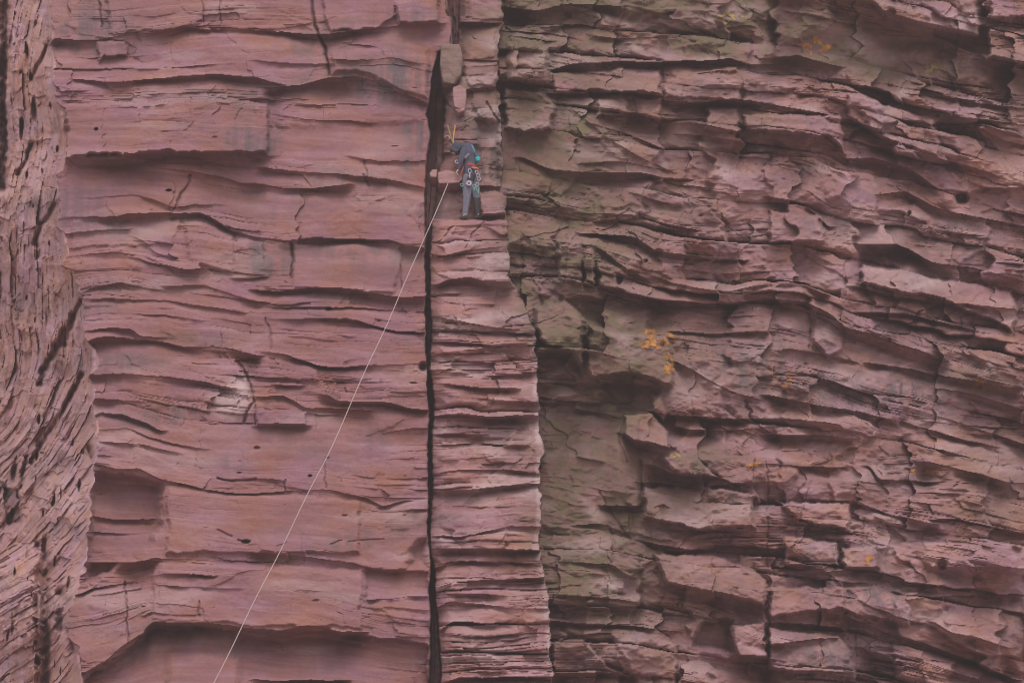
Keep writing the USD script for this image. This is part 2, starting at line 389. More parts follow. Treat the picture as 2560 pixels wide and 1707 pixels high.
def poly_field(txt, soft):
    p = pl(txt); x0, y0 = p.min(0) - 2; x1, y1 = p.max(0) + 2
    i0, i1 = np.searchsorted(xs, [x0, x1]); j0, j1 = np.searchsorted(ys, [y0, y1])
    sub = np.s_[j0:j1, i0:i1]
    jx, jy = X[sub] + jig[sub] * 1.2 + W2[sub], Y[sub] + jig[sub] + W3[sub]
    ins = shapely.contains_xy(shapely.Polygon(p), jx, jy)
    dist = ndimage.distance_transform_edt(np.pad(ins, 1))[1:-1, 1:-1] * STEP
    return sub, np.where(ins, sst(0, soft, dist), 0)
BLK = np.zeros_like(X)
W2, W3 = vn(50, 34, 95) * 2.5, vn(60, 30, 96) * 2.0
BLOCKS = '''
1 -.42 8: 145,240 300,240 500,228 615,236 618,300 612,357 400,350 150,363
1 -.16 5: 224,97 294,93 294,134 240,132 228,148
1 -.25 10: 905,5 1012,-10 1012,57 912,60
1 -.18 14: 758,120 940,95 990,110 990,235 920,215 865,185 818,172 758,176
1 -.10 10: 671,556 925,562 930,600 905,680 671,665
1 -.06 8: 160,505 420,500 400,560 160,575
1 -.14 6: 590,942 701,940 703,976 590,976
1 .48 18: 200,1082 300,1086 368,1106 380,1150 372,1205 345,1262 290,1300 190,1345 200,1190
1 .16 10: 842,1302 985,1310 985,1370 845,1376 830,1378
1 .30 24: 990,1308 925,1306 935,1260 955,1232 990,1226
1 -.16 24: 376,1492 470,1486 560,1500 556,1650 380,1650
1 .34 6: 347,1430 591,1447 828,1455 985,1480 985,1640 190,1640 197,1550 300,1482
1 .10 20: 622,283 985,270 985,370 640,365
1 -.08 10: 420,500 540,530 540,640 430,600
1 -.12 10: 380,1120 520,1135 640,1130 830,1150 830,1270 640,1270 380,1275
1 -.10 8: 350,1290 590,1292 840,1305 826,1400 830,1445 590,1440 350,1425
1 -.05 6: 590,815 735,842 735,875 590,868
1 -.12 7: 720,-70 912,-70 912,36 860,64 760,76 742,40
1 -.10 7: 240,-70 465,-70 468,50 420,62 250,80
2 -.10 8: 1058,-70 1155,-70 1157,48 1060,46
2 -.06 7: 1056,58 1138,55 1144,136 1058,137
2 -.10 7: 1062,145 1146,143 1142,196 1072,204
2 .22 14: 1089,272 1151,276 1152,424 1100,420
2 -.48 12: 1097,440 1140,436 1166,455 1170,500 1097,500
2 -.10 8: 1078,212 1142,204 1152,262 1120,300 1082,240
3 -.5 16: 1160,95 1225,90 1262,115 1272,180 1262,195 1200,200 1158,190
3 -.35 10: 1158,200 1250,205 1280,245 1270,300 1200,310 1156,300
3 -.26 8: 1270,165 1430,155 1515,155 1520,218 1383,214 1273,216
3 -.16 7: 1523,178 1697,172 1700,232 1523,228
3 -.22 8: 1370,222 1450,215 1520,222 1520,280 1463,266 1370,268
3 -.25 8: 1620,240 1700,245 1700,308 1620,300
3 -.36 9: 1705,262 1930,262 1942,352 1905,318 1710,300
3 -.3 9: 1944,215 2060,245 2150,270 2160,362 2010,312 1944,270
3 -.6 12: 1222,705 1300,690 1345,730 1345,850 1316,815 1286,806 1249,802 1235,780
3 -.42 10: 1350,745 1480,765 1530,768 1547,800 1549,886 1525,885 1460,860 1350,870
3 -.45 5: 1433,952 1500,950 1530,985 1540,1028 1460,1012 1438,995
3 -.24 5: 1497,905 1520,905 1535,945 1530,975 1500,945
3 -.36 8: 1475,1115 1610,1118 1730,1130 1740,1215 1600,1218 1480,1190
3 -.45 8: 1510,1045 1603,1050 1655,1096 1600,1092 1545,1085
3 -.42 10: 1500,1270 1640,1270 1700,1290 1763,1330 1758,1396 1670,1370 1530,1342
3 -.45 6: 1670,1432 1758,1430 1762,1510 1693,1500
3 .35 14: 1590,1460 1610,1430 1640,1415 1690,1420 1690,1500 1590,1490
3 -.22 8: 1268,1465 1340,1465 1400,1530 1450,1550 1268,1550
3 -.2 8: 1400,1455 1480,1450 1560,1480 1556,1580 1470,1580
3 -.42 8: 1765,1440 1930,1455 1958,1490 1966,1562 1765,1535
3 -.30 9: 1765,1345 1900,1345 2010,1340 2094,1390 2088,1442 1960,1415 1935,1400 1765,1425
3 -.36 8: 1978,604 2325,665 2337,705 2332,767 2165,692 1970,650
3 -.25 8: 1764,480 1890,500 1895,555 1764,560
3 -.45 12: 1890,-70 1904,0 2000,10 2031,40 2111,58 2253,92 2253,-70
3 -.55 10: 2264,60 2424,80 2424,160 2266,137
3 -.30 8: 2276,-70 2424,-70 2424,45 2276,42
3 .55 7: 1950,205 1990,200 2040,212 2068,240 2030,243 1990,225
3 -.22 8: 1278,550 1340,555 1342,655 1300,648 1280,640
3 -.26 6: 1341,588 1368,590 1368,656 1341,655
3 -.22 8: 1372,600 1412,606 1424,640 1418,668 1372,662
3 -.2 8: 1530,1150 1540,1160 1500,1165
3 -.25 9: 1775,1150 1860,1150 1955,1152 1950,1215 1895,1212 1830,1198
3 -.3 8: 1800,1225 1925,1245 1930,1300 1800,1300
3 -.3 8: 1930,1255 2010,1260 2024,1305 1935,1306
3 -.2 10: 1864,690 1930,730 1940,800 1900,830 1862,780
3 -.25 10: 1580,175 1697,150 1700,172 1600,175
3 .18 12: 1368,870 1520,890 1500,945 1420,945'''
for ln in BLOCKS.strip().split('\n'):
    head, body = ln.split(':')
    r, a, soft = head.split()
    sub, f = poly_field(body, float(soft))
    D[sub] += np.where(reg[sub] == int(r), float(a) * f * (1.7 if r == '3' else 1.1), 0)
    BLK[sub] = np.maximum(BLK[sub], f)
# a bulging grey slab right of the pillar, its right side turning towards the light
sl = sst(1380, 1425, X) * (1 - sst(1462, 1472, X)) * sst(950, 975, Y) * (1 - sst(1160, 1175, Y))
D -= np.where(reg == 3, 0.30 * sl * np.sin(np.clip((X - 1380) / 95, 0, 1) * math.pi) ** 0.7, 0)

# ---- undercut ledges along the traced lines
lr = np.random.default_rng(7)
for r, a, h, p in lines:
    x0, x1 = p[0, 0], p[-1, 0]
    i0, i1 = np.searchsorted(xs, [x0 - 30, x1 + 30])
    xx = xs[i0:i1]
    yl = np.interp(xx, p[:, 0], p[:, 1])
    nz = ndimage.gaussian_filter1d(lr.standard_normal(len(xx)), 12) * 6 + ndimage.gaussian_filter1d(lr.standard_normal(len(xx)), 2.5) * 1.2
    yl = ndimage.gaussian_filter1d(yl, 3) + nz
    am = a * np.clip(0.95 + ndimage.gaussian_filter1d(lr.standard_normal(len(xx)), 24) * 4.0, 0.2, 1.7)
    am = am * sst(-26, 14, xx - x0) * sst(-26, 14, x1 - xx)
    hh = h * np.clip(1 + ndimage.gaussian_filter1d(lr.standard_normal(len(xx)), 22) * 4.0, 0.45, 1.8)
    j0, j1 = np.searchsorted(ys, [yl.min() - 60, yl.max() + h * 12])
    sub = np.s_[j0:j1, i0:i1]
    dy = Y[sub] - yl[None]
    u = hh[None] * 1.35
    below = np.where(dy < u, np.sqrt(np.clip(dy / u, 0, 1)) , np.exp(-(np.clip(dy - u, 0, None) / (hh[None] * 2.8)) ** 1.15))
    lip = -0.30 * np.exp(np.clip(dy, -200, 0) / (hh[None] * 1.6))
    f = np.where(dy > 0, below, lip + 0.0)
    D[sub] += np.where(reg[sub] == r, am[None] * f, 0)

# ---- joints: narrow grooves
def groove(txt, depth, width, r):
    p = pl(txt)
    pad = width * 4 + 6
    i0, i1 = np.searchsorted(xs, [p[:, 0].min() - pad, p[:, 0].max() + pad]); j0, j1 = np.searchsorted(ys, [p[:, 1].min() - pad, p[:, 1].max() + pad])
    sub = np.s_[j0:j1, i0:i1]
    pts = shapely.points(X[sub] + jig[sub] * 0.8 + W2[sub] * 0.5, Y[sub] + jig[sub] * 0.5)
    d = shapely.distance(pts, shapely.LineString(p))
    D[sub] += np.where(reg[sub] == r, depth * (0.45 if r == 3 else 0.7) * np.exp(-(d / (width * 1.25)) ** 2), 0)
for r, dep, wd, t in [
    (1, .35, 2.6, '714,-20 716,20 724,60 736,90 750,122 752,150 757,172'), (1, .15, 1.8, '228,-10 231,40 233,62'), (1, .12, 1.6, '463,-10 466,30 468,52'), (1, .10, 1.5, '505,-10 507,55'),
    (1, .15, 2.4, '437,404 428,430 412,450 401,480'), (1, .22, 2.6, '546,829 562,850 574,878 582,910 581,924 568,945 562,968'), (1, .15, 2, '541,829 588,827'), (1, .1, 1.6, '586,930 588,975'),
    (1, .2, 2.4, '670,560 673,600 671,637'), (1, .10, 2, '611,731 620,770 621,801'), (1, .14, 1.6, '288,1335 290,1380 291,1440 296,1474'), (1, .10, 2, '372,1115 374,1190'),
    (1, .14, 1.8, '500,1097 515,1101 535,1104 588,1100'), (1, .08, 1.6, '500,1216 520,1226 530,1230'), (1, .1, 1.8, '548,1240 560,1242 572,1245'), (1, .08, 1.4, '760,1250 785,1240'), (1, .06, 1.4, '800,1243 880,1237'),
    (1, .1, 1.6, '654,1100 655,1126'), (1, .08, 1.6, '745,1060 746,1120'), (1, .1, 2, '832,400 846,425'), (1, .08, 1.6, '835,370 842,402'), (1, .12, 2.2, '456,1380 458,1412'),
    (1, .07, 1.4, '785,695 800,680 812,672'), (1, .10, 1.6, '920,610 924,660'),
    (2, .15, 2, '1120,235 1135,265 1150,285'), (2, .1, 1.6, '1040,520 1020,545 1000,560'), (2, .08, 1.5, '1110,510 1085,535 1070,570'),
    (3, .3, 2.6, '1471,1060 1473,1100 1471,1165'), (3, .16, 2, '1341,585 1341,660'), (3, .16, 2, '1369,585 1370,660'), (3, .12, 2, '1305,540 1302,600 1295,650'),
    (3, .18, 2.2, '1520,160 1522,230'), (3, .15, 2, '1455,220 1462,262'), (3, .16, 2.2, '1703,180 1705,250'), (3, .16, 2, '1760,1060 1765,1200 1762,1300'), (3, .3, 3.0, '1763,1400 1766,1470 1764,1560'),
    (3, .16, 2, '1858,720 1862,760 1860,800'), (3, .2, 2.2, '1403,1215 1410,1250 1406,1290'), (3, .15, 2, '1380,1130 1395,1160 1420,1200 1450,1240'), (3, .14, 2, '1393,1525 1420,1535 1445,1545 1460,1575'),
    (3, .2, 2.6, '1240,650 1245,700'), (3, .2, 3, '1199,540 1200,600 1198,650'), (3, .15, 2, '1436,960 1425,1000 1440,1060'), (3, .14, 2, '1940,610 1942,680'), (3, .2, 2.4, '1965,1450 1968,1560'),
    (3, .15, 2, '1985,1190 1980,1250'), (3, .12, 2, '1865,1105 1850,1150'), (3, .14, 2, '2135,1150 2140,1200'), (3, .16, 2, '2328,690 2330,790'), (3, .14, 2, '2098,880 2096,925')]:
    groove(t, dep, wd, r)

# ---- finer beds
def strata(s, x, thick, amp, seed, seg, sharp=0.35, edge=0.55, tilt=0.0):
    r = np.random.default_rng(seed)
    b = np.cumsum(np.clip(r.lognormal(0, 0.55, 4000), 0.35, 3.0) * thick) + s.min() - thick
    b = b[b < s.max() + 5 * thick]
    k = np.clip(np.searchsorted(b, s.ravel()).reshape(s.shape), 1, len(b) - 1)
    t = (s - b[k - 1]) / (b[k] - b[k - 1])
    ncell = int((x.max() - x.min()) / seg) + 6
    tab = r.standard_normal((len(b) + 1, ncell)); ofs = r.random(len(b) + 1) * 2; sl = np.exp(r.normal(0, 0.3, len(b) + 1))
    xc = (x - x.min()) / seg * np.clip(sl[k], 0.5, 1.0) + ofs[k] + 0.5
    i = np.floor(xc).astype(int); f = np.clip((xc - i - 0.5) / sharp + 0.5, 0, 1); f = f * f * (3 - 2 * f)
    i = np.clip(i, 0, ncell - 2)
    v = tab[k, i] * (1 - f) + tab[k, i + 1] * f
    ic = np.clip(np.floor(xc), 0, ncell - 1).astype(int); ff = xc - np.floor(xc) - 0.5
    tx, tt = r.standard_normal((len(b) + 1, ncell)), r.standard_normal((len(b) + 1, ncell))
    til = (tx[k, ic] * ff * 2.0 + tt[k, ic] * (t - 0.5) * 1.6) * tilt
    strong = np.exp(r.normal(0, 0.4, len(b) + 1))[k]
    e = np.clip(np.abs(2 * t - 0.85) , 0, 1.15) ** 6
    return amp * (0.5 * np.tanh(v) * 1.2 + edge * e * strong) + til
wob = vn(90, 24, 11, 2) * 2.4 + vn(26, 10, 12) * 0.8
cross = vn(500, 140, 13) * 0.10           # cross-bedding: the fine layers run at a slight angle to the beds
XJ = X + vn(46, 26, 16, 2) * 9 + vn(12, 8, 17) * 2.5
S1 = S + wob; S2 = S + wob * 0.7 + cross * (X - 600) * 0.25
calm = np.ones_like(X)
for cx, cy, rx, ry, f in [(800, 320, 180, 60, .9), (230, 300, 90, 60, .5), (600, 1060, 230, 60, .7), (640, 1190, 260, 70, .85), (900, 1340, 80, 40, .8), (860, 790, 130, 45, .6), (780, 610, 140, 45, .6), (860, 1500, 130, 70, .6), (420, 1520, 150, 80, .8),
                          (300, 440, 130, 40, .55), (300, 1140, 80, 50, .7), (1420, 1070, 80, 120, .9), (1320, 1070, 100, 130, .8), (1340, 1280, 110, 70, .5), (1540, 1160, 70, 40, .7), (850, 30, 60, 30, .7), (1100, 100, 50, 45, .7), (1230, 350, 90, 90, .75), (1400, 400, 110, 60, .7), (1600, 720, 70, 40, .6), (1290, 760, 60, 50, .5), (640, 460, 160, 30, .4)]:
    calm *= 1 - f * np.exp(-(((X - cx) / rx) ** 4 + ((Y - cy) / ry) ** 4))
rgh = np.where(reg == 1, 0.62, np.where(reg == 2, 1.0, 1.25)) * calm * np.clip(1 + vn(220, 70, 14, 2) * 0.5, 0.25, 1.9)
rgh = rgh * (1 - 0.5 * BLK)
rgh = np.where((reg == 2) & (Y < 505), rgh * 0.5, rgh)
body = reg > 0
D += np.where(reg == 3, strata(S1, XJ, 58, 0.40, 21, 120, 0.10, 0.20, 0.13), np.where(reg == 1, strata(S1, XJ, 40, 0.10, 22, 260, 0.25, 0.22, 0.05), strata(S1, XJ, 34, 0.13, 23, 300, 0.3, 0.40, 0.04))) * np.where(body, rgh, 0)
fin = np.where(reg == 3, 0.9, np.where(reg == 1, 0.8, 1.0)) * np.clip(0.75 + vn(150, 60, 18, 2) * 0.7, 0.1, 2)
D += np.where(body, strata(S2, XJ, 16, 0.070, 24, 110, 0.25, 0.21, 0.024) * rgh * fin, 0)
D += np.where(body, strata(S2 + vn(40, 8, 15) * 0.6, XJ, 6.5, 0.020, 25, 80, 0.4, 0.35, 0.006) * rgh * fin, 0)
# broken facets that ignore the bedding: Voronoi chunks of tilted planes
def chunks(seed, cell, asp, amp, tilt):
    r = np.random.default_rng(seed)
    wx, wy = (xs[-1] - xs[0]), (S.max() - S.min())
    n = int(wx / (cell * asp) * wy / cell)
    pts = np.stack([r.uniform(0, wx, n) / asp, r.uniform(0, wy, n)], -1)
    from scipy.spatial import cKDTree
    q = np.stack([(XJ - xs[0]).ravel() / asp, (S1 - S.min()).ravel()], -1)
    d, i = cKDTree(pts).query(q, k=2)
    o = r.normal(0, amp, n); gx_, gy_ = r.normal(0, tilt, n), r.normal(0, tilt, n)
    df = q - pts[i[:, 0]]
    f = o[i[:, 0]] + (df[:, 0] * gx_[i[:, 0]] + df[:, 1] * gy_[i[:, 0]]) / cell
    w = np.clip((d[:, 1] - d[:, 0]) / 5.0, 0, 1)
    o2 = o[i[:, 1]]
    return (f * (0.5 + 0.5 * w) + (0.5 - 0.5 * w) * o2).reshape(X.shape)
CH = np.clip(0.5 + vn(260, 160, 19, 2), 0, 1.4)
D += np.where(reg == 3, (chunks(81, 64, 2.8, 0.12, 0.12) * CH + chunks(82, 22, 3.2, 0.032, 0.035) * CH) * (0.3 + 0.7 * calm), np.where(reg == 1, (chunks(83, 60, 3.4, 0.016, 0.035)) * calm, np.where(reg == 2, chunks(84, 40, 2.0, 0.03, 0.05), 0))) * (1 - 0.4 * BLK)
# ---- ruggedness that is not bedded
rug = vn(70, 42, 31, 4) * 0.035 + vn(16, 10, 32, 2) * 0.008
D += np.where(body, rug * np.where(reg == 3, 2.2, np.where(reg == 2, 1.0, 0.6)) * (0.35 + 0.65 * calm), 0)
chip = np.clip(vn(20, 7, 33) - 2.5, 0, 1) * 0.10
D += np.where(body, chip, 0)

# ---- left flank: slivers of thin beds seen almost edge-on
ang = np.radians(np.interp(ys, [0, 450, 750, 1000, 1300, 1600], [84, 82, 72, 60, 54, 46]))[:, None] + vn(120, 160, 41) * 0.10
low = sst(1230, 1290, Y + (X - 90) * 0.3) * (1 - sst(88, 100, X))
ang = ang * (1 - low) + np.radians(33) * low
ca, sa = np.cos(ang), np.sin(ang)
sA = X * np.sin(np.radians(66)) * 1.0 + 0 * Y
sA = (X - ARS * 0.85) * sa + 0.0 + np.cumsum(np.repeat(np.cos(ang[:, :1]), NX, 1) * STEP, 0) * 0.9
lA = Y
sA = sA + vn(50, 110, 42, 3) * 2.4
lJ = lA + vn(20, 26, 49, 2) * 8
fA = strata(sA, lJ, 22, 0.28, 43, 80, 0.06, 0.10, 0.14) + strata(sA, lJ, 9, 0.12, 44, 36, 0.12, 0.15, 0.07)
fA += vn(24, 50, 46, 4) * 0.12
pit = np.clip(vn(7, 26, 47) - 1.75, 0, 1) * 0.8 + np.clip(vn(12, 50, 48) - 1.8, 0, 1) * 1.2
D += np.where(reg == 0, (fA + pit) * sst(0, 16, left) * (0.40 + 0.25 * sst(20, 90, left)), 0)
D += np.where(reg == 0, low * -1.0, 0)
def groA(txt, depth, width):
    groove(txt, depth, width, 0)
for t, dep, wd in [('10,-70 12,60 8,200 9,330 4,430', 2.2, 8), ('104,1240 104,1330 106,1420 108,1640', 0.9, 6), ('88,1250 90,1300 84,1400 92,1640', 0.8, 6), ('60,1050 50,1110 46,1120', .8, 4), ('170,720 130,800 100,850 95,880', 1.0, 6), ('190,860 150,930 120,980 70,1060', .8, 5),
                   ('75,330 60,370 40,400', .7, 4), ('110,95 100,130 70,180', .6, 4), ('185,690 160,760 150,790', .9, 5), ('130,470 95,520 80,560', .7, 5), ('140,1360 150,1380 140,1440', .9, 10), ('165,1445 168,1490', .9, 8)]:
    groA(t, dep, wd)
sub, f = poly_field('6,1115 40,1118 46,1130 50,1195 14,1205 8,1180', 5); D[sub] += np.where(reg[sub] == 0, 0.7 * f, 0)

# ---- the slot itself, wandering in depth
slot = sst(-2, 3, X - CL2) * (1 - sst(-3, 2.5, X - CR2))
D = D * (1 - slot) + slot * (1.9 + 0.15 * vn(30, 60, 51))
near = np.exp(-np.clip(CL2 - X, 0, None) / 9) * (reg == 1)
D += near * 0.10
# corner hole at the slot and a few dark pits
for cx, cy, rx, ry, dp in [(972, 842, 9, 9, .6), (388, 437, 6, 2.5, .25), (221, 297, 4, 3, .2), (712, 1092, 4, 2.5, .2), (565, 1243, 9, 4, .25), (755, 709, 7, 4, .25), (2042, 780, 4, 4, .25), (2088, 490, 5, 6, .3), (2208, 455, 16, 14, .5), (2265, 25, 12, 10, .5), (2047, 30, 10, 8, .4), (2164, 1294, 12, 12, .5), (1562, 668, 10, 5, .2), (1483, 599, 5, 4, .2)]:
    D += dp * np.exp(-(((X - cx) / rx) ** 2 + ((Y - cy) / ry) ** 2) ** 2)

# ---- colour that belongs to the rock: algae and lichen film, mineral streaks, fresh pale scars
moss, stain, pale = np.zeros_like(X), np.zeros_like(X), np.zeros_like(X)
def blob(F, x, y, rx, ry, v):
    F += v * np.exp(-(((X - x + W2 * 4) / rx) ** 2 + ((Y - y + W3 * 4) / ry) ** 2) ** 1.5)
for a in [(1300, 760, 75, 70, 1.1), (1270, 330, 120, 170, .8), (1220, 560, 60, 160, .8), (1320, 600, 160, 160, .55), (1220, 140, 60, 80, .9), (1330, 30, 200, 60, .6), (1420, 860, 130, 130, .6), (1330, 1080, 150, 230, .5), (1370, 1280, 150, 120, .5), (1650, 60, 260, 70, .7), (1900, 120, 280, 50, .6),
          (2080, 160, 120, 60, .5), (1100, 70, 60, 60, .25), (1100, 200, 60, 100, .2), (1600, 1160, 160, 60, .35), (1600, 1060, 60, 30, .7), (1500, 290, 220, 120, .3), (1650, 820, 300, 120, .2), (2250, 880, 120, 40, .5), (2300, 1100, 120, 140, .35), (1640, 1380, 120, 80, .3), (400, 772, 60, 12, .5), (700, 200, 120, 26, .2), (2300, 200, 120, 120, .4), (1740, 300, 60, 60, .3), (1500, 480, 160, 80, .3)]:
    blob(moss, *a)
for a in [(570, 325, 60, 45, 1.6), (900, 180, 110, 60, 1.1), (960, 330, 30, 60, 1.2), (610, 595, 60, 40, 1.1), (850, 610, 120, 50, .35), (1120, 350, 45, 90, 1.5), (1080, 250, 60, 60, .6), (1110, 600, 60, 60, .5), (1840, 290, 120, 40, .35), (2080, 290, 90, 60, .4), (2200, 560, 140, 60, .5), (1700, 220, 140, 60, .4), (1800, 800, 400, 300, .25), (2050, 1380, 140, 60, .3), (1860, 1500, 120, 60, .4), (200, 30, 100, 40, .3), (980, 40, 50, 40, .4), (870, 1000, 60, 40, .4), (1900, 900, 300, 60, .3)]:
    blob(stain, *a)
for a in [(540, 920, 40, 42, .9), (560, 885, 22, 26, .5), (2068, 215, 22, 34, .7), (1300, 1150, 70, 20, .0), (2180, 60, 90, 30, .35), (1400, 1345, 50, 22, .5), (1360, 1175, 16, 20, .4), (1900, 760, 26, 30, .5), (1440, 105, 40, 22, .3), (1670, 390, 14, 30, .7), (1530, 375, 12, 26, .5), (1100, 1010, 110, 24, .35), (1080, 1138, 90, 20, .4), (1120, 1480, 90, 40, .35), (1080, 670, 60, 14, .3), (1060, 740, 60, 24, .3), (2080, 640, 120, 30, .4), (2000, 530, 120, 40, .35), (2050, 270, 40, 40, .3)]:
    blob(pale, *a)
cl01 = lambda f: np.clip(f, 0, 1)
stain += np.where(reg == 3, 0.28 * np.clip(vn(170, 90, 61, 2), 0, 1.5), 0.4 * np.clip(vn(200, 60, 62, 2) - 0.2, 0, 1.5))
pale += np.where(reg == 3, 0.34 * np.clip(vn(110, 40, 63, 2) - 0.6, 0, 1), np.where(reg == 2, 0.45 * np.clip(vn(110, 30, 64, 2) - 0.4, 0, 1), 0.28 * np.clip(vn(200, 40, 65, 2) - 0.7, 0, 1)))
pale += np.where(reg == 2, 0.45 * sst(-16, -6, X - PR2) * sst(740, 780, Y), 0)
moss += np.where(reg == 3, 0.38 * (1 - sst(70, 230, Y + vn(90, 60, 66) * 20)) * (1 - sst(1950, 2200, X)), 0)
moss += np.where(reg == 2, 0.2 * up, 0) + np.where(reg == 3, 0.38 * (1 - sst(0, 420, off + vn(80, 80, 67) * 50)), 0)
moss = np.minimum(moss, 0.74 + 0.22 * vn(60, 45, 68, 3))
paint = np.stack([cl01(moss), cl01(stain), cl01(pale)], -1)
bedv = np.stack([np.where(reg == 0, lA * 0.004, X * 0.004), np.where(reg == 0, sA * 0.10, S2 * 0.055), reg * 7.0], -1)

P = W(X, Y, D)
# ---- extension beyond the picture: the stack carries on down to the ground, up to its top and round its flanks
def ext_axis(a, before, after):
    return np.concatenate([a[0] - np.array(before)[::-1], a, a[-1] + np.array(after)])
exl, exr = [20, 60, 130, 240, 400], [20, 60, 140, 260, 420, 700]
eyu, eyd = [20, 60, 140, 260, 420, 620, 860], [20, 60, 140, 280, 460, 700, 960, 1240, 1540, 1840, 2130]
XX, YY = np.meshgrid(ext_axis(xs, exl, exr), ext_axis(ys, eyu, eyd))
def pad(F):
    return np.pad(F, ((len(eyu), len(eyd)), (len(exl), len(exr))), mode='edge')
rx = np.pad(np.zeros_like(X), ((len(eyu), len(eyd)), (len(exl), len(exr))))
Df = pad(D) + np.clip(xs[0] - XX, 0, None) * MPP * 2.6 + np.clip(XX - xs[-1], 0, None) * MPP * 0.8
rr = np.random.default_rng(5)
outside = (XX < xs[0]) | (XX > xs[-1]) | (YY < ys[0]) | (YY > ys[-1])
Df = Df + np.where(outside, rr.normal(0, 0.12, XX.shape), 0) - np.clip(YY - ys[-1], 0, None) * 0.0006
PP = W(XX, YY, Df)
RG, SS = pad(reg), np.pad(S, ((len(eyu), len(eyd)), (len(exl), len(exr))), mode='edge')
SS = SS + np.where(YY > ys[-1], YY - ys[-1], 0) + np.where(YY < ys[0], YY - ys[0], 0)
PT, BV = np.pad(paint, ((len(eyu), len(eyd)), (len(exl), len(exr)), (0, 0)), mode='edge'), np.pad(bedv, ((len(eyu), len(eyd)), (len(exl), len(exr)), (0, 0)), mode='edge')

# ---- split into the beds one can tell apart
cuts = {0: [260, 520, 760, 1010, 1250], 1: [76, 190, 235, 358, 425, 525, 600, 668, 725, 790, 840, 930, 985, 1108, 1200, 1285, 1340, 1440], 2: [51, 139, 205, 338, 430, 505, 580, 645, 757, 805, 855, 918, 954, 1085, 1122, 1222, 1262, 1332, 1395, 1430, 1552], 3: None}
fr, fs, fx, fy = RG[:-1, :-1], SS[:-1, :-1], XX[:-1, :-1], YY[:-1, :-1]
lab = np.zeros(fr.shape, int)
for r in (0, 1, 2):
    v = fy if r == 0 else fs
    c = cuts[r]
    if r in (1, 2):      # a cut lies at the bedding value of the traced line it stands for
        c = [float(np.interp(y0, ys, S[:, np.searchsorted(xs, 600 if r == 1 else 1090)])) for y0 in c]
    lab = np.where(fr == r, r * 1000 + np.searchsorted(c, v.ravel()).reshape(v.shape), lab)
sr = S[reg == 3]
c3 = [float(np.interp(y0, ys, S[:, np.searchsorted(xs, 1764)])) for y0 in (60, 134, 167, 240, 304, 350, 451, 560, 640, 687, 761, 850, 908, 961, 998, 1065, 1140, 1200, 1302, 1345, 1429, 1479, 1535)]
col3 = np.searchsorted([1345, 1530, 1764, 2000], (fx + pad(W2)[:-1, :-1] * 3).ravel()).reshape(fx.shape)
lab = np.where(fr == 3, 3000 + np.searchsorted(c3, fs.ravel()).reshape(fs.shape) * 10 + col3, lab)
H, Wd = XX.shape
ids = np.arange(H * Wd).reshape(H, Wd)
quad = np.stack([ids[1:, :-1], ids[1:, 1:], ids[:-1, 1:], ids[:-1, :-1]], -1).reshape(-1, 4)
flat, lab = PP.reshape(-1, 3), lab.ravel()
PT, BV = PT.reshape(-1, 3), BV.reshape(-1, 3)
tri = np.concatenate([quad[:, [0, 1, 2]], quad[:, [0, 2, 3]]])
fn = np.cross(flat[tri[:, 1]] - flat[tri[:, 0]], flat[tri[:, 2]] - flat[tri[:, 0]])

walls = {0: thing('cliff_side', 'craggy side of the stack at the left edge, beds seen edge-on in steep pink slivers', 'cliff', kind='structure'),
         1: thing('cliff_front', 'broad smooth red sandstone front wall between the left arete and the dark crack', 'cliff', kind='structure'),
         2: thing('rock_pillar', 'narrow layered sandstone pillar right of the dark crack, climber standing on its ledge', 'rock pillar', kind='structure'),
         3: thing('cliff_flank', 'rough right flank of ledges and blocks, beds dipping to the right, green by the pillar', 'cliff', kind='structure')}
def sheet(name, quads, mat, parent):
    u, inv = np.unique(quads, return_inverse=True)
    q = inv.reshape(-1, 4)
    m = UsdGeom.Mesh.Define(stage, path_for(name, str(parent.GetPath())))
    m.CreatePointsAttr(Vt.Vec3fArray.FromNumpy(flat[u].astype(np.float32)))
    t = np.concatenate([q[:, [0, 1, 2]], q[:, [0, 2, 3]]])
    m.CreateFaceVertexCountsAttr(Vt.IntArray.FromNumpy(np.full(len(t), 3, np.int32)))
    m.CreateFaceVertexIndicesAttr(Vt.IntArray.FromNumpy(t.astype(np.int32).ravel()))
    m.CreateSubdivisionSchemeAttr('none')
    pv = UsdGeom.PrimvarsAPI(m)
    pv.CreatePrimvar('paint', Sdf.ValueTypeNames.Color3fArray, 'vertex').Set(Vt.Vec3fArray.FromNumpy(PT[u].astype(np.float32)))
    pv.CreatePrimvar('bedding', Sdf.ValueTypeNames.Float3Array, 'vertex').Set(Vt.Vec3fArray.FromNumpy(BV[u].astype(np.float32)))
    UsdShade.MaterialBindingAPI.Apply(m.GetPrim()).Bind(mat)
order = np.argsort(lab, kind='stable')
sl_lab = lab[order]
starts = np.flatnonzero(np.r_[True, np.diff(sl_lab) != 0]); ends = np.r_[starts[1:], len(sl_lab)]
groups = {int(sl_lab[a]): order[a:b] for a, b in zip(starts, ends)}
# scraps too small to be a bed join the bed below
for k in sorted(groups, key=lambda k: len(groups[k])):
    if len(groups[k]) < 500:
        step = 10 if k >= 3000 else 1
        for o in (k + step, k - step, k + 1, k - 1):
            if o in groups and o // 1000 == k // 1000 and o != k:
                groups[o] = np.concatenate([groups[o], groups.pop(k)]); break
for k in sorted(groups):
    sheet('rock_bed', quad[groups[k]], ROCK[k // 1000], walls[k // 1000])

def rock_depth(px, py):
    return float(D[int(np.clip((py - ys[0]) / STEP, 0, NY - 1)), int(np.clip((px - xs[0]) / STEP, 0, NX - 1))])

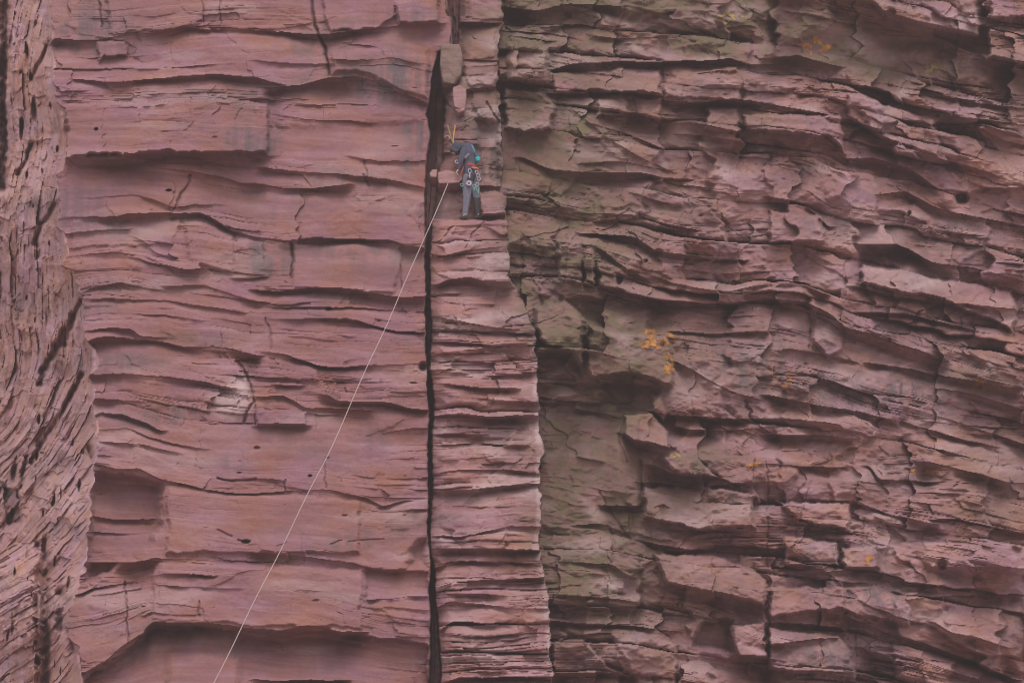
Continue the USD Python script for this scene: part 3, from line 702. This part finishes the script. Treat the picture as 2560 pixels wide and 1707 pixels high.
# ------------------------------------------------------------------ ground below the stack
rg = np.random.default_rng(9)
gxs = np.concatenate([[-700, -400, -220], np.linspace(-120, 120, 60), [220, 400, 700]])
gys = np.concatenate([[-700, -400, -220], np.linspace(-120, 60, 46), [220, 400, 700]])
GX, GY = np.meshgrid(gxs, gys)
GZ = -0.35 + rg.normal(0, 0.16, GX.shape) * (np.hypot(GX, GY) < 200)
gi = np.arange(GX.size).reshape(GX.shape)
gq = np.stack([gi[:-1, :-1], gi[:-1, 1:], gi[1:, 1:], gi[1:, :-1]], -1).reshape(-1, 4)
grd = plain('shore_rock', (0.32, 0.20, 0.17), 0.95, 0.4, 0.6)
tag(part('ground', (np.stack([GX, GY, GZ], -1).reshape(-1, 3), gq), grd, smooth=True), 'rocky shore at the foot of the stack', 'ground', kind='structure')

# ------------------------------------------------------------------ loose blocks jammed in and beside the crack
def stone(name, pts, depth, thick, mat, label, group=None, seed=0, rnd=0.03, tilt=0.0):
    """A rounded block: the traced outline gives its front, thick its depth."""
    r = np.random.default_rng(seed)
    p = pl(pts)
    fr = W(p[:, 0], p[:, 1], depth)
    c = fr.mean(0)
    sph = m3.Manifold.sphere(rnd, 12)
    v = []
    for q in fr:
        n = (q - c); inn = c + n * (1 - rnd / max(np.linalg.norm(n), 1e-3))
        v.append(inn + [0, r.uniform(-.03, .03) - tilt * (q[2] - c[2]), 0]); v.append(c + n * 0.92 + [0, thick + r.uniform(-.04, .04), 0])
    m = m3.Manifold.batch_hull([sph.translate(list(map(float, q))) for q in v])
    m = m.refine_to_length(0.035)
    a, f, _ = meshkit.arrays(m)
    a = a + meshkit.noise(a * 7.0 + seed)[:, None] * (a - a.mean(0)) * 0.07 + meshkit.noise(a * 22.0)[:, None] * (a - a.mean(0)) * 0.045
    pr = part(name, (a, f), mat, smooth=50)
    return tag(pr, label, 'rock', group or 'loose blocks in and beside the crack')
def stone_mat(name, c, v=0.22):
    c = np.array(c)
    return usdkit.material(stage, f'/World/Looks/{name}', {
        'g': ('geometry', {}), 'mp': ('mapping', {'scale': (1.2, 1.2, 7.0)}), 'n': ('noise_texture', {'scale': 2.0, 'detail': 6.0, 'roughness': 0.65}),
        'r': ('rgb_ramp', {'ramp': [(0.3, tuple(c * (1 - v))), (0.7, tuple(c * (1 + v)))]}),
        'f': ('noise_texture', {'scale': 25.0, 'detail': 5.0}), 'b': ('bump', {'strength': 0.5, 'distance': 0.02}),
        'p': ('principled_bsdf', {'roughness': 0.88, 'specular_ior_level': 0.25})},
        [('g.position', 'mp.vector'), ('mp.vector', 'n.vector'), ('n.fac', 'r.fac'), ('g.position', 'f.vector'), ('f.fac', 'b.height'), ('b.normal', 'p.normal'), ('r.color', 'p.base_color')], surface='p.BSDF')
brown, pink, grey = stone_mat('brown_stone', (0.20, 0.135, 0.115)), stone_mat('pink_stone', (0.285, 0.160, 0.160)), stone_mat('grey_stone', (0.25, 0.17, 0.165))
stone('chockstone', '1016,112 1030,108 1052,111 1059,122 1060,150 1054,172 1040,186 1020,184 1012,150', 0.12, 0.7, brown, 'large brown chockstone jammed across the top of the dark crack', seed=3, rnd=0.045, tilt=0.3)
stone('crack_slab', '1017,42 1026,36 1034,42 1037,75 1036,108 1018,110 1014,80', 0.75, 0.8, brown, 'thin upright dark slab inside the crack, just above the chockstone', seed=4, rnd=0.03)
stone('crack_nub', '1016,2 1024,0 1028,12 1024,24 1016,22', 0.55, 0.5, brown, 'small dull nub of rock at the very top of the crack', seed=5, rnd=0.03)
stone('wedged_block', '1042,202 1056,199 1069,204 1070,222 1067,244 1056,250 1045,246 1041,228', 0.10, 0.5, pink, 'smooth pale pink block standing just below the brown chockstone', seed=6, rnd=0.018)
stone('wedged_flake', '1046,252 1060,250 1068,247 1066,256 1054,259', 0.10, 0.4, pink, 'thin pale flake under the pale pink block', seed=7, rnd=0.02)
stone('perched_block', '1008,398 1024,394 1046,396 1058,402 1060,414 1054,420 1030,422 1009,420', -0.02, 0.6, pink, 'flat mauve block on the edge of the crack where the white rope starts', seed=8, rnd=0.015)
stone('perched_pebble', '987,398 993,391 1003,390 1004,400 1001,409 990,407', 0.10, 0.5, pink, 'small rounded pink stone in the crack, left of the flat mauve block', seed=9, rnd=0.018)

# ------------------------------------------------------------------ orange and yellow lichen growing on the blocks
lich_o = plain('orange_lichen', (0.32, 0.14, 0.035), 0.95, 0.4, 9)
lich_y = plain('ochre_lichen', (0.25, 0.18, 0.07), 0.95, 0.35, 12)
nflat = np.zeros_like(flat)
for k in range(3): np.add.at(nflat, tri[:, k], fn)
nflat /= np.linalg.norm(nflat, axis=1, keepdims=True) + 1e-12
lz = pad(vn(14, 9, 71, 4)); lz2 = pad(vn(40, 20, 72, 2))
for x, y, rx_, ry_, th, mt, label in [
    (1506, 782, 34, 18, .10, lich_o, 'bright orange lichen crowning the squared block right of the mossy one'), (1534, 825, 14, 40, .25, lich_o, 'orange lichen running down the right edge of the squared block'),
    (1882, 108, 52, 22, .55, lich_o, 'orange lichen speckled over the sloping ledge under the dark top roof'), (2140, 158, 26, 14, .4, lich_y, 'yellow lichen on the ledge end below the dark overhang at top right'),
    (1803, 878, 12, 22, .3, lich_o, 'small orange lichen spot on thin grey beds in the middle of the right flank'), (1822, 1020, 38, 9, .5, lich_o, 'strip of orange lichen on a shadowed lip right of the projecting lens'),
    (1562, 1048, 22, 7, .2, lich_y, 'yellow lichen on top of the projecting lens of rock'), (1738, 1066, 26, 9, .45, lich_o, 'orange lichen patch right of the projecting lens of rock'),
    (2118, 1082, 52, 6, .4, lich_o, 'orange lichen line on the lip of a dark overhang at lower right'), (1992, 1287, 10, 12, .2, lich_o, 'orange lichen tuft on the corner of a small block at lower right'),
    (2255, 882, 52, 14, .45, lich_o, 'ochre orange lichen on a grey bed near the right edge'), (1690, 45, 40, 16, .65, lich_y, 'ochre lichen crusting the ledges at the top right of the pillar')]:
    F = np.exp(-(((XX - x) / rx_) ** 2 + ((YY - y) / ry_) ** 2)) + 0.75 * lz * np.exp(-(((XX - x) / rx_ / 1.4) ** 2 + ((YY - y) / ry_ / 1.4) ** 2)) > th + 0.38
    ok = (F[:-1, :-1] & F[1:, 1:]).ravel() & (fr.ravel() == 3)
    q = quad[ok]
    if len(q) < 8: continue
    u, inv = np.unique(q, return_inverse=True); q = inv.reshape(-1, 4)
    v = flat[u] + nflat[u] * 0.008 + np.array([0, -0.004, 0])
    nv = len(u)
    top = np.concatenate([q[:, [0, 1, 2]], q[:, [0, 2, 3]]])
    bottom = top[:, ::-1] + nv
    e = np.sort(np.concatenate([top[:, [0, 1]], top[:, [1, 2]], top[:, [2, 0]]]), axis=1); e0 = np.concatenate([top[:, [0, 1]], top[:, [1, 2]], top[:, [2, 0]]])
    _, fi_, cn = np.unique(e, axis=0, return_index=True, return_counts=True)
    bd = e0[fi_[cn == 1]]
    side = np.concatenate([np.stack([bd[:, 1], bd[:, 0], bd[:, 0] + nv], -1), np.stack([bd[:, 1], bd[:, 0] + nv, bd[:, 1] + nv], -1)])
    pr = part('lichen', (np.concatenate([v, v - nflat[u] * 0.012]), np.concatenate([top, bottom, side])), mt, smooth=False)
    tag(pr, label, 'lichen', 'lichen patches on the right flank', kind='stuff')

# ------------------------------------------------------------------ the climber
def tube_mesh(pts, r, sides=8):
    pts = np.asarray(pts, float)
    t = np.gradient(pts, axis=0); t /= np.linalg.norm(t, axis=1, keepdims=True) + 1e-12
    a = np.cross(t, np.where(np.abs(t[:, 1:2]) < 0.9, [0, 1.0, 0], [1.0, 0, 0])); a /= np.linalg.norm(a, axis=1, keepdims=True)
    b = np.cross(t, a); an = np.arange(sides) * 2 * np.pi / sides
    rad = np.broadcast_to(r, (len(pts),))[:, None, None]
    v = pts[:, None] + rad * (np.cos(an)[None, :, None] * a[:, None] + np.sin(an)[None, :, None] * b[:, None])
    i, j = np.meshgrid(np.arange(len(pts) - 1), np.arange(sides), indexing='ij')
    q = np.stack([i * sides + j, i * sides + (j + 1) % sides, (i + 1) * sides + (j + 1) % sides, (i + 1) * sides + j], -1).reshape(-1, 4)
    f = np.vstack([q[:, [0, 1, 2]], q[:, [0, 2, 3]]])
    n = len(pts) * sides
    v = np.vstack([v.reshape(-1, 3), pts[:1], pts[-1:]])
    caps = [[n, (k + 1) % sides, k] for k in range(sides)] + [[n + 1, n - sides + k, n - sides + (k + 1) % sides] for k in range(sides)]
    return v, np.vstack([f, caps])
def spline(pts, n=40):
    p = np.asarray(pts, float); t = np.r_[0, np.cumsum(np.linalg.norm(np.diff(p, axis=0), axis=1))]
    from scipy.interpolate import CubicSpline
    return CubicSpline(t, p, axis=0)(np.linspace(0, t[-1], n))
JD = -0.02                                           # the climber's distance behind the cliff's plane
def J(px, py, dz=0.0): return W(px, py, JD + dz)
def bone(a, ra, b, rb): return m3.Manifold.batch_hull([m3.Manifold.sphere(ra, 20).translate(list(map(float, a))), m3.Manifold.sphere(rb, 20).translate(list(map(float, b)))])
def body_mesh(bones, length=0.02, it=12):
    m = bones[0]
    for b in bones[1:]: m = m + b
    a, f, _ = meshkit.arrays(m.refine_to_length(length))
    t = trimesh.Trimesh(a, f, process=True); trimesh.smoothing.filter_taubin(t, iterations=it)
    return t
jt = dict(pelvis=J(1080, 403), waist=J(1079, 384), chest=J(1076, 357), upper=J(1073, 344), neck=J(1060, 340), head=J(1047, 343), jaw=J(1041, 351),
          shn=J(1067, 347, -.17), eln=J(1057, 370, -.22), wrn=J(1054, 388, -.16), shf=J(1066, 343, .15), elf=J(1049, 334, .16), wrf=J(1035, 322, .12),
          hpn=J(1075, 410, -.09), knn=J(1072, 456, -.12), ann=J(1068, 494, -.06), hpf=J(1086, 410, .08), knf=J(1095, 452, -.06), anf=J(1099, 491, .05),
          toen=J(1056, 500, -.10), toef=J(1090, 499, .0), heeln=J(1071, 500, -.04), heelf=J(1104, 498, .07))
def arm(sh, el, wr, k=1.0): return [bone(jt[sh], .062 * k, jt[el], .046 * k), bone(jt[el], .046 * k, jt[wr], .031 * k)]
def leg(h, kn, an, k=1.0): return [bone(jt[h], .095 * k, jt[kn], .06 * k), bone(jt[kn], .06 * k, jt[an], .042 * k)]
def torso(k=1.0):
    c, w, p, u = jt['chest'], jt['waist'], jt['pelvis'], jt['upper']
    y = np.array([0, .1, 0])
    b = []
    for s in (-1, 1): b += [bone(p + s * y * .85, .105 * k, w + s * y * .6, .095 * k), bone(w + s * y * .6, .095 * k, c + s * y * .9, .11 * k), bone(c + s * y * .9, .12 * k, u + s * y * 1.1, .095 * k)]
    b += [m3.Manifold.batch_hull([m3.Manifold.sphere(.085 * k, 20).translate(list(map(float, u + s * y * 1.1))) for s in (-1, 1)] + [m3.Manifold.sphere(.11 * k, 20).translate(list(map(float, c + s * y * .9))) for s in (-1, 1)])]
    b += [m3.Manifold.batch_hull([m3.Manifold.sphere(.1 * k, 20).translate(list(map(float, q + s * y * .8))) for q in (p, w) for s in (-1, 1)])]
    return b
def hand(wr, tip_dir, side, curl):
    """A palm with four fingers curling and a thumb from its side."""
    d = np.array(tip_dir, float); d /= np.linalg.norm(d); s = np.array(side, float); s -= d * (s @ d); s /= np.linalg.norm(s); c = np.cross(d, s)
    out = [bone(wr, .028, wr + d * .045, .026)]
    kn = wr + d * .085
    out.append(m3.Manifold.batch_hull([m3.Manifold.sphere(.015, 12).translate(list(map(float, q))) for q in (wr + d * .02 + s * .022, wr + d * .02 - s * .022, kn + s * .034, kn - s * .034)]))
    for i, L in enumerate((.038, .044, .042, .033)):
        a = kn + s * (.033 - .022 * i); th = 0.0; r = .0095
        for seg in range(3):
            th += curl; e = a + (d * math.cos(th) + c * math.sin(th)) * L * (1, .75, .6)[seg]
            out.append(bone(a, r, e, r * .93)); a, r = e, r * .93
    a = wr + d * .025 + s * .03; e = a + (d * .7 + s * .7) * .04; e2 = e + (d * .9 + c * .5) * .032
    return out + [bone(a, .013, e, .011), bone(e, .011, e2, .0095)]
hd = jt['head']; fwd = np.array([-0.8, 0.0, -0.6]); upv = np.array([-0.55, 0.0, 0.83]); sd = np.array([0, 1.0, 0])
skull = [bone(hd + upv * .02 - fwd * .02, .088, hd + fwd * .03, .078), bone(hd + fwd * .03, .07, hd + fwd * .075 - upv * .055, .038), bone(hd - upv * .05, .055, jt['neck'], .058), bone(jt['neck'], .058, jt['upper'], .075),
         bone(hd + fwd * .095 + upv * .015, .012, hd + fwd * .118 - upv * .018, .017), bone(hd + sd * .08, .016, hd + sd * .08 - upv * .03, .013), bone(hd - sd * .08, .016, hd - sd * .08 - upv * .03, .013)]
person = thing('person', 'climber in grey hooded jacket and trousers standing on the pillar ledge, head bowed', 'person')
skin = plain('skin', (0.42, 0.25, 0.19), 0.6, 0.08, 40)
hand_n, hand_f = hand(jt['wrn'], [-.5, .1, -.8], [0, 1, 0.1], .55), hand(jt['wrf'], [-.45, 0, .9], [0, 1, 0], .6)
part('body', body_mesh(skull + torso(.93) + arm('shn', 'eln', 'wrn', .9) + arm('shf', 'elf', 'wrf', .9) + leg('hpn', 'knn', 'ann', .9) + leg('hpf', 'knf', 'anf', .9) + hand_n + hand_f, .012, 6), skin, person, True)
jacket_m, trouser_m, black_m, blue_m = plain('slate_cloth', (0.050, 0.052, 0.080), 0.85, 0.25, 25), plain('grey_trouser_cloth', (0.115, 0.110, 0.145), 0.85, 0.2, 25), plain('black_cloth', (0.025, 0.022, 0.026), 0.8, 0.3, 25), plain('blue_cloth', (0.06, 0.19, 0.27), 0.8, 0.2, 25)
part('jacket', body_mesh(torso(1.24) + arm('shn', 'eln', 'wrn', 1.4) + arm('shf', 'elf', 'wrf', 1.25) + [bone(jt['upper'], .1, jt['neck'], .085)], .016, 8), jacket_m, person, True)
tag(part('hood', body_mesh([bone(hd + upv * .03 - fwd * .035, .112, hd - fwd * .02, .108), bone(hd - fwd * .03, .1, jt['neck'] - fwd * .02, .1), bone(hd + fwd * .05 + upv * .035, .082, hd - fwd * .02 + upv * .05, .085), m3.Manifold.batch_hull([m3.Manifold.sphere(.022, 12).translate(list(map(float, hd + fwd * f_ + upv * u_ + sd * q_))) for f_, u_ in ((.07, .05), (.09, .02), (.05, -.07), (0, -.09)) for q_ in (-.085, -.06)]), m3.Manifold.batch_hull([m3.Manifold.sphere(.022, 12).translate(list(map(float, hd + fwd * f_ + upv * u_ + sd * q_))) for f_, u_ in ((.07, .05), (.09, .02), (.05, -.07), (0, -.09)) for q_ in (.085, .06)])], .016, 6), plain('hood_cloth', (0.034, 0.038, 0.056), 0.85, 0.25, 25), person, True), 'dark slate hood drawn over the bowed head')
tag(part('shoulder_panel', body_mesh([m3.Manifold.batch_hull([m3.Manifold.sphere(.055, 16).translate(list(map(float, q))) for q in (J(1074, 333, -.12), J(1082, 338, -.14), J(1086, 349, -.13), J(1075, 334, .10), J(1084, 341, .10), J(1087, 352, .06))])], .016, 6), blue_m, person, True), 'blue panel across the top of the back')
tr = leg('hpn', 'knn', 'ann', 1.35) + leg('hpf', 'knf', 'anf', 1.35) + [m3.Manifold.batch_hull([m3.Manifold.sphere(.112, 20).translate(list(map(float, q + s * np.array([0, .085, 0])))) for q in (jt['pelvis'], J(1079, 393)) for s in (-1, 1)])]
part('trousers', body_mesh(tr, .016, 8), trouser_m, person, True)
tag(part('gaiter', body_mesh([bone(J(1095, 458, -.03), .098, jt['anf'], .074)], .016, 6), black_m, person, True), 'black cloth on the lower right leg')
for nm, heel, toe, an in (('shoe', 'heeln', 'toen', 'ann'), ('shoe', 'heelf', 'toef', 'anf')):
    sh = part(nm, body_mesh([bone(jt[heel], .042, jt[toe] + (jt[heel] - jt[toe]) * .15, .034), bone(jt[heel], .042, jt[an], .05)], .012, 5), black_m, person, True)
    part('lace_strap', tube_mesh(spline([jt[toe] * .5 + jt[heel] * .5 + np.array([0, -.045, .03]), jt[toe] * .35 + jt[heel] * .65 + np.array([.01, -.055, .05]), jt[heel] + np.array([.015, -.055, .07])], 8), .009), plain('pale_strap' + ('_a' if nm == 'shoe' and an == 'ann' else '_b'), (0.5, 0.40, 0.32), .8), sh, True)
def ring(c, rx, rz, r, n=28, ax=(1, 0, 0), az=(0, 0, 1)):
    th = np.linspace(0, 2 * np.pi, n); p = np.asarray(c) + np.outer(np.cos(th) * rx, ax) + np.outer(np.sin(th) * rz, az)
    return tube_mesh(p, r, 7)
# harness: belt and leg loops
red_m, orange_m, white_m, steel_m, teal_m, green_m = plain('red_webbing', (0.26, 0.04, 0.04), .75), plain('orange_sling', (0.48, 0.15, 0.045), .7), plain('white_tape', (0.34, 0.31, 0.34), .7), plain('bright_alloy', (0.36, 0.33, 0.38), .45, .1, 30, .6), plain('teal_cloth', (0.02, 0.30, 0.32), .75, .15, 20), plain('green_anodised', (0.12, 0.32, 0.27), .45, .1, 30, .4)
hn = UsdGeom.Xform.Define(stage, path_for('harness', str(person.GetPath()))).GetPrim()
def belt(c, rx, ry, h, tilt, y_sc=1.0, a0=0, a1=2 * np.pi, n=40, th=.012):
    ang = np.linspace(a0, a1, n); o = np.stack([np.cos(ang) * rx, np.sin(ang) * ry, np.cos(ang) * tilt], -1)
    out = o * 1.0; inn = o * np.array([1 - th / rx, 1 - th / ry, 1])
    v = np.concatenate([c + out + [0, 0, h / 2], c + out - [0, 0, h / 2], c + inn + [0, 0, h / 2], c + inn - [0, 0, h / 2]])
    f = []
    for i in range(n - 1):
        for a, b in ((0, 1), (1, 3), (3, 2), (2, 0)): f.append([a * n + i, a * n + i + 1, b * n + i + 1, b * n + i])
    return v, np.array(f)
part('waist_belt', belt(J(1080, 385.5), .150, .215, .055, -.02), red_m, hn)
part('leg_loop', belt(J(1076, 415, -.09), .128, .128, .075, .03), black_m, hn)
part('leg_loop', belt(J(1087, 415, .08), .128, .13, .09, -.03), black_m, hn)
part('gear_strap', tube_mesh(spline([J(1073, 336, -.17), J(1079, 345, -.215), J(1072, 356, -.255), J(1066, 362, -.26)], 16), .006), white_m, hn, True)
part('gear_strap', tube_mesh(spline([J(1074, 339, -.17), J(1081, 348, -.215), J(1073, 359, -.255), J(1068, 364, -.26)], 16), .006), white_m, hn, True)

# things that hang from the harness
t = thing('chalk_bag', 'teal chalk bag hanging behind the climber at the small of the back', 'chalk bag')
ct = J(1097, 364, -.06)
prof = np.array([[0, -.075], [.035, -.072], [.052, -.05], [.057, 0], [.054, .05], [.058, .062], [.05, .07], [.03, .066], [0, .05]])
part('pouch', trimesh.creation.revolve(prof, sections=24).apply_translation(ct), teal_m, t, 40)
part('cord', ring(ct + [0, 0, .052], .058, .058, .006, ax=(1, 0, 0), az=(0, 1, 0)), black_m, t, True)
sl = part('orange_sling', tube_mesh(spline([J(1084, 384, -.235), J(1090, 386, -.24), J(1096, 387, -.22), J(1098, 390, -.17)], 20), .022), orange_m, smooth=True)
tag(sl, 'bundled bright orange sling looped on the back of the belt', 'sling')
sl = part('red_sling', tube_mesh(spline([J(1064, 384, -.2), J(1062, 391, -.24), J(1060, 399, -.24), J(1062, 404, -.2)], 20), .013), red_m, smooth=True)
tag(sl, 'thin red sling hanging in front of the waist belt', 'sling')
def karabiner(px, py, dz, L, label, mat=steel_m, rot=0.0, extra=None, name='carabiner'):
    k = thing(name, label, 'carabiner', 'gear hanging from the climber')
    c = J(px, py, dz); ax, az = np.array([math.cos(rot), .3, math.sin(rot)]), np.array([-math.sin(rot), 0, math.cos(rot)])
    th = np.linspace(0.25, 2 * np.pi - 0.45, 26); w = .032 * (1 + .25 * np.sin(th))
    p = c + np.outer(np.cos(th) * w, ax) + np.outer(np.sin(th) * L / 2, az)
    part('frame', tube_mesh(p, .0085, 7), mat, k, True)
    part('gate', tube_mesh(np.linspace(p[-1], p[0], 4), .007, 7), steel_m, k, True)
    if extra:
        ext, em = extra
        part('runner', tube_mesh(np.linspace(c - az * L / 2, c - az * (L / 2 + ext), 6), .012, 6), em, k, True)
    return k
karabiner(1079, 393, -.255, .10, 'quickdraw with a long white runner on the middle of the hip', extra=(.11, white_m), name='quickdraw')
karabiner(1095, 396, -.25, .09, 'silver carabiner just under the orange sling', rot=.3)
karabiner(1098, 403, -.22, .09, 'silver carabiner at the back of the hip, second below the orange sling', rot=-.3)
karabiner(1100, 411, -.2, .09, 'silver carabiner lowest at the back of the hip', rot=.2)
karabiner(1089, 428, -.24, .08, 'green carabiner hanging below the white belay plate', green_m, extra=(.05, green_m))
karabiner(1097, 434, -.2, .09, 'green nut carabiner hanging lowest behind the thigh', green_m, rot=.2, extra=(.07, green_m))
karabiner(1096, 424, -.22, .09, 'silver carabiner behind the thigh above the green nuts', rot=-.5)
karabiner(1061, 425, -.22, .07, 'small green carabiner in front of the left thigh', green_m)
karabiner(1049, 372, -.26, .08, 'pale carabiner held against the forearm', rot=.4)
bp = thing('belay_plate', 'round white and violet belay plate hanging at the hip', 'belay plate')
c0 = J(1077, 421, -.27)
part('disc', ring(c0, .042, .042, .019, ax=(1, 0, 0), az=(0, 0, 1)), plain('pale_violet', (0.42, 0.33, 0.44), .5), bp, True)
part('axle', tube_mesh([c0 + [0, -.015, 0], c0 + [0, .02, 0]], .018), plain('dark_violet', (0.12, 0.06, 0.15), .5), bp, True)

# ropes
rope_m, yel_m, oro_m = plain('white_rope', (0.37, 0.30, 0.29), .8, .12, 60), plain('yellow_rope', (0.22, 0.17, 0.06), .8, .15, 60), plain('orange_rope', (0.42, 0.20, 0.08), .8, .15, 60)
rp = [(1029, 421, -.12), (985, 524, -.32), (922, 667, -.55), (885, 754, -.7), (848, 831, -.85), (788, 968, -1.1), (752, 1047, -1.25), (711, 1125, -1.45), (635, 1282, -1.75), (584, 1379, -2.0), (541, 1469, -2.2), (494, 1562, -2.4), (380, 1790, -3.0)]
pts = spline(np.array([W(*q) for q in rp]), 90)
d = pts[-1] - pts[-12]; n = (pts[-1][2] + .3) / -d[2]
ground_run = pts[-1] + np.linspace(0.05, 1, 24)[:, None] * d * n
rope = part('climbing_rope', tube_mesh(np.vstack([pts, ground_run]), .0095, 8), rope_m, smooth=True)
tag(rope, 'long taut white rope slanting from the flat mauve block down across the front wall', 'rope', 'climbing ropes')
tag(part('climbing_rope', tube_mesh(spline([J(1028, 288, .14), J(1033, 305, .08), J(1037, 318, .05), J(1041, 330, .0)], 16), .013), yel_m, smooth=True), 'short dull yellow rope above the climber, left of the orange one', 'rope', 'climbing ropes')
tag(part('climbing_rope', tube_mesh(spline([J(1045, 288, .14), J(1043, 305, .04), J(1041, 320, -.02), J(1041, 330, -.04)], 16), .014), oro_m, smooth=True), 'short orange rope rising from the climber past the hood', 'rope', 'climbing ropes')

# ------------------------------------------------------------------ the thin sea haze between the camera and the rock
top = float(PP[..., 2].max()) + 1.0
hz = trimesh.creation.box(bounds=[[-720, -720, float(GZ.min()) - 1.0], [720, 720, top]])
hm = usdkit.material(stage, '/World/Looks/sea_haze', {'v': ('principled_volume', {'color': (0.96, 0.80, 0.78), 'density': 0.0006, 'anisotropy': 0.2})}, volume='v.volume')
tag(part('haze', hz, hm, smooth=False), 'thin pale sea haze in the air before the cliff', 'haze', kind='stuff')
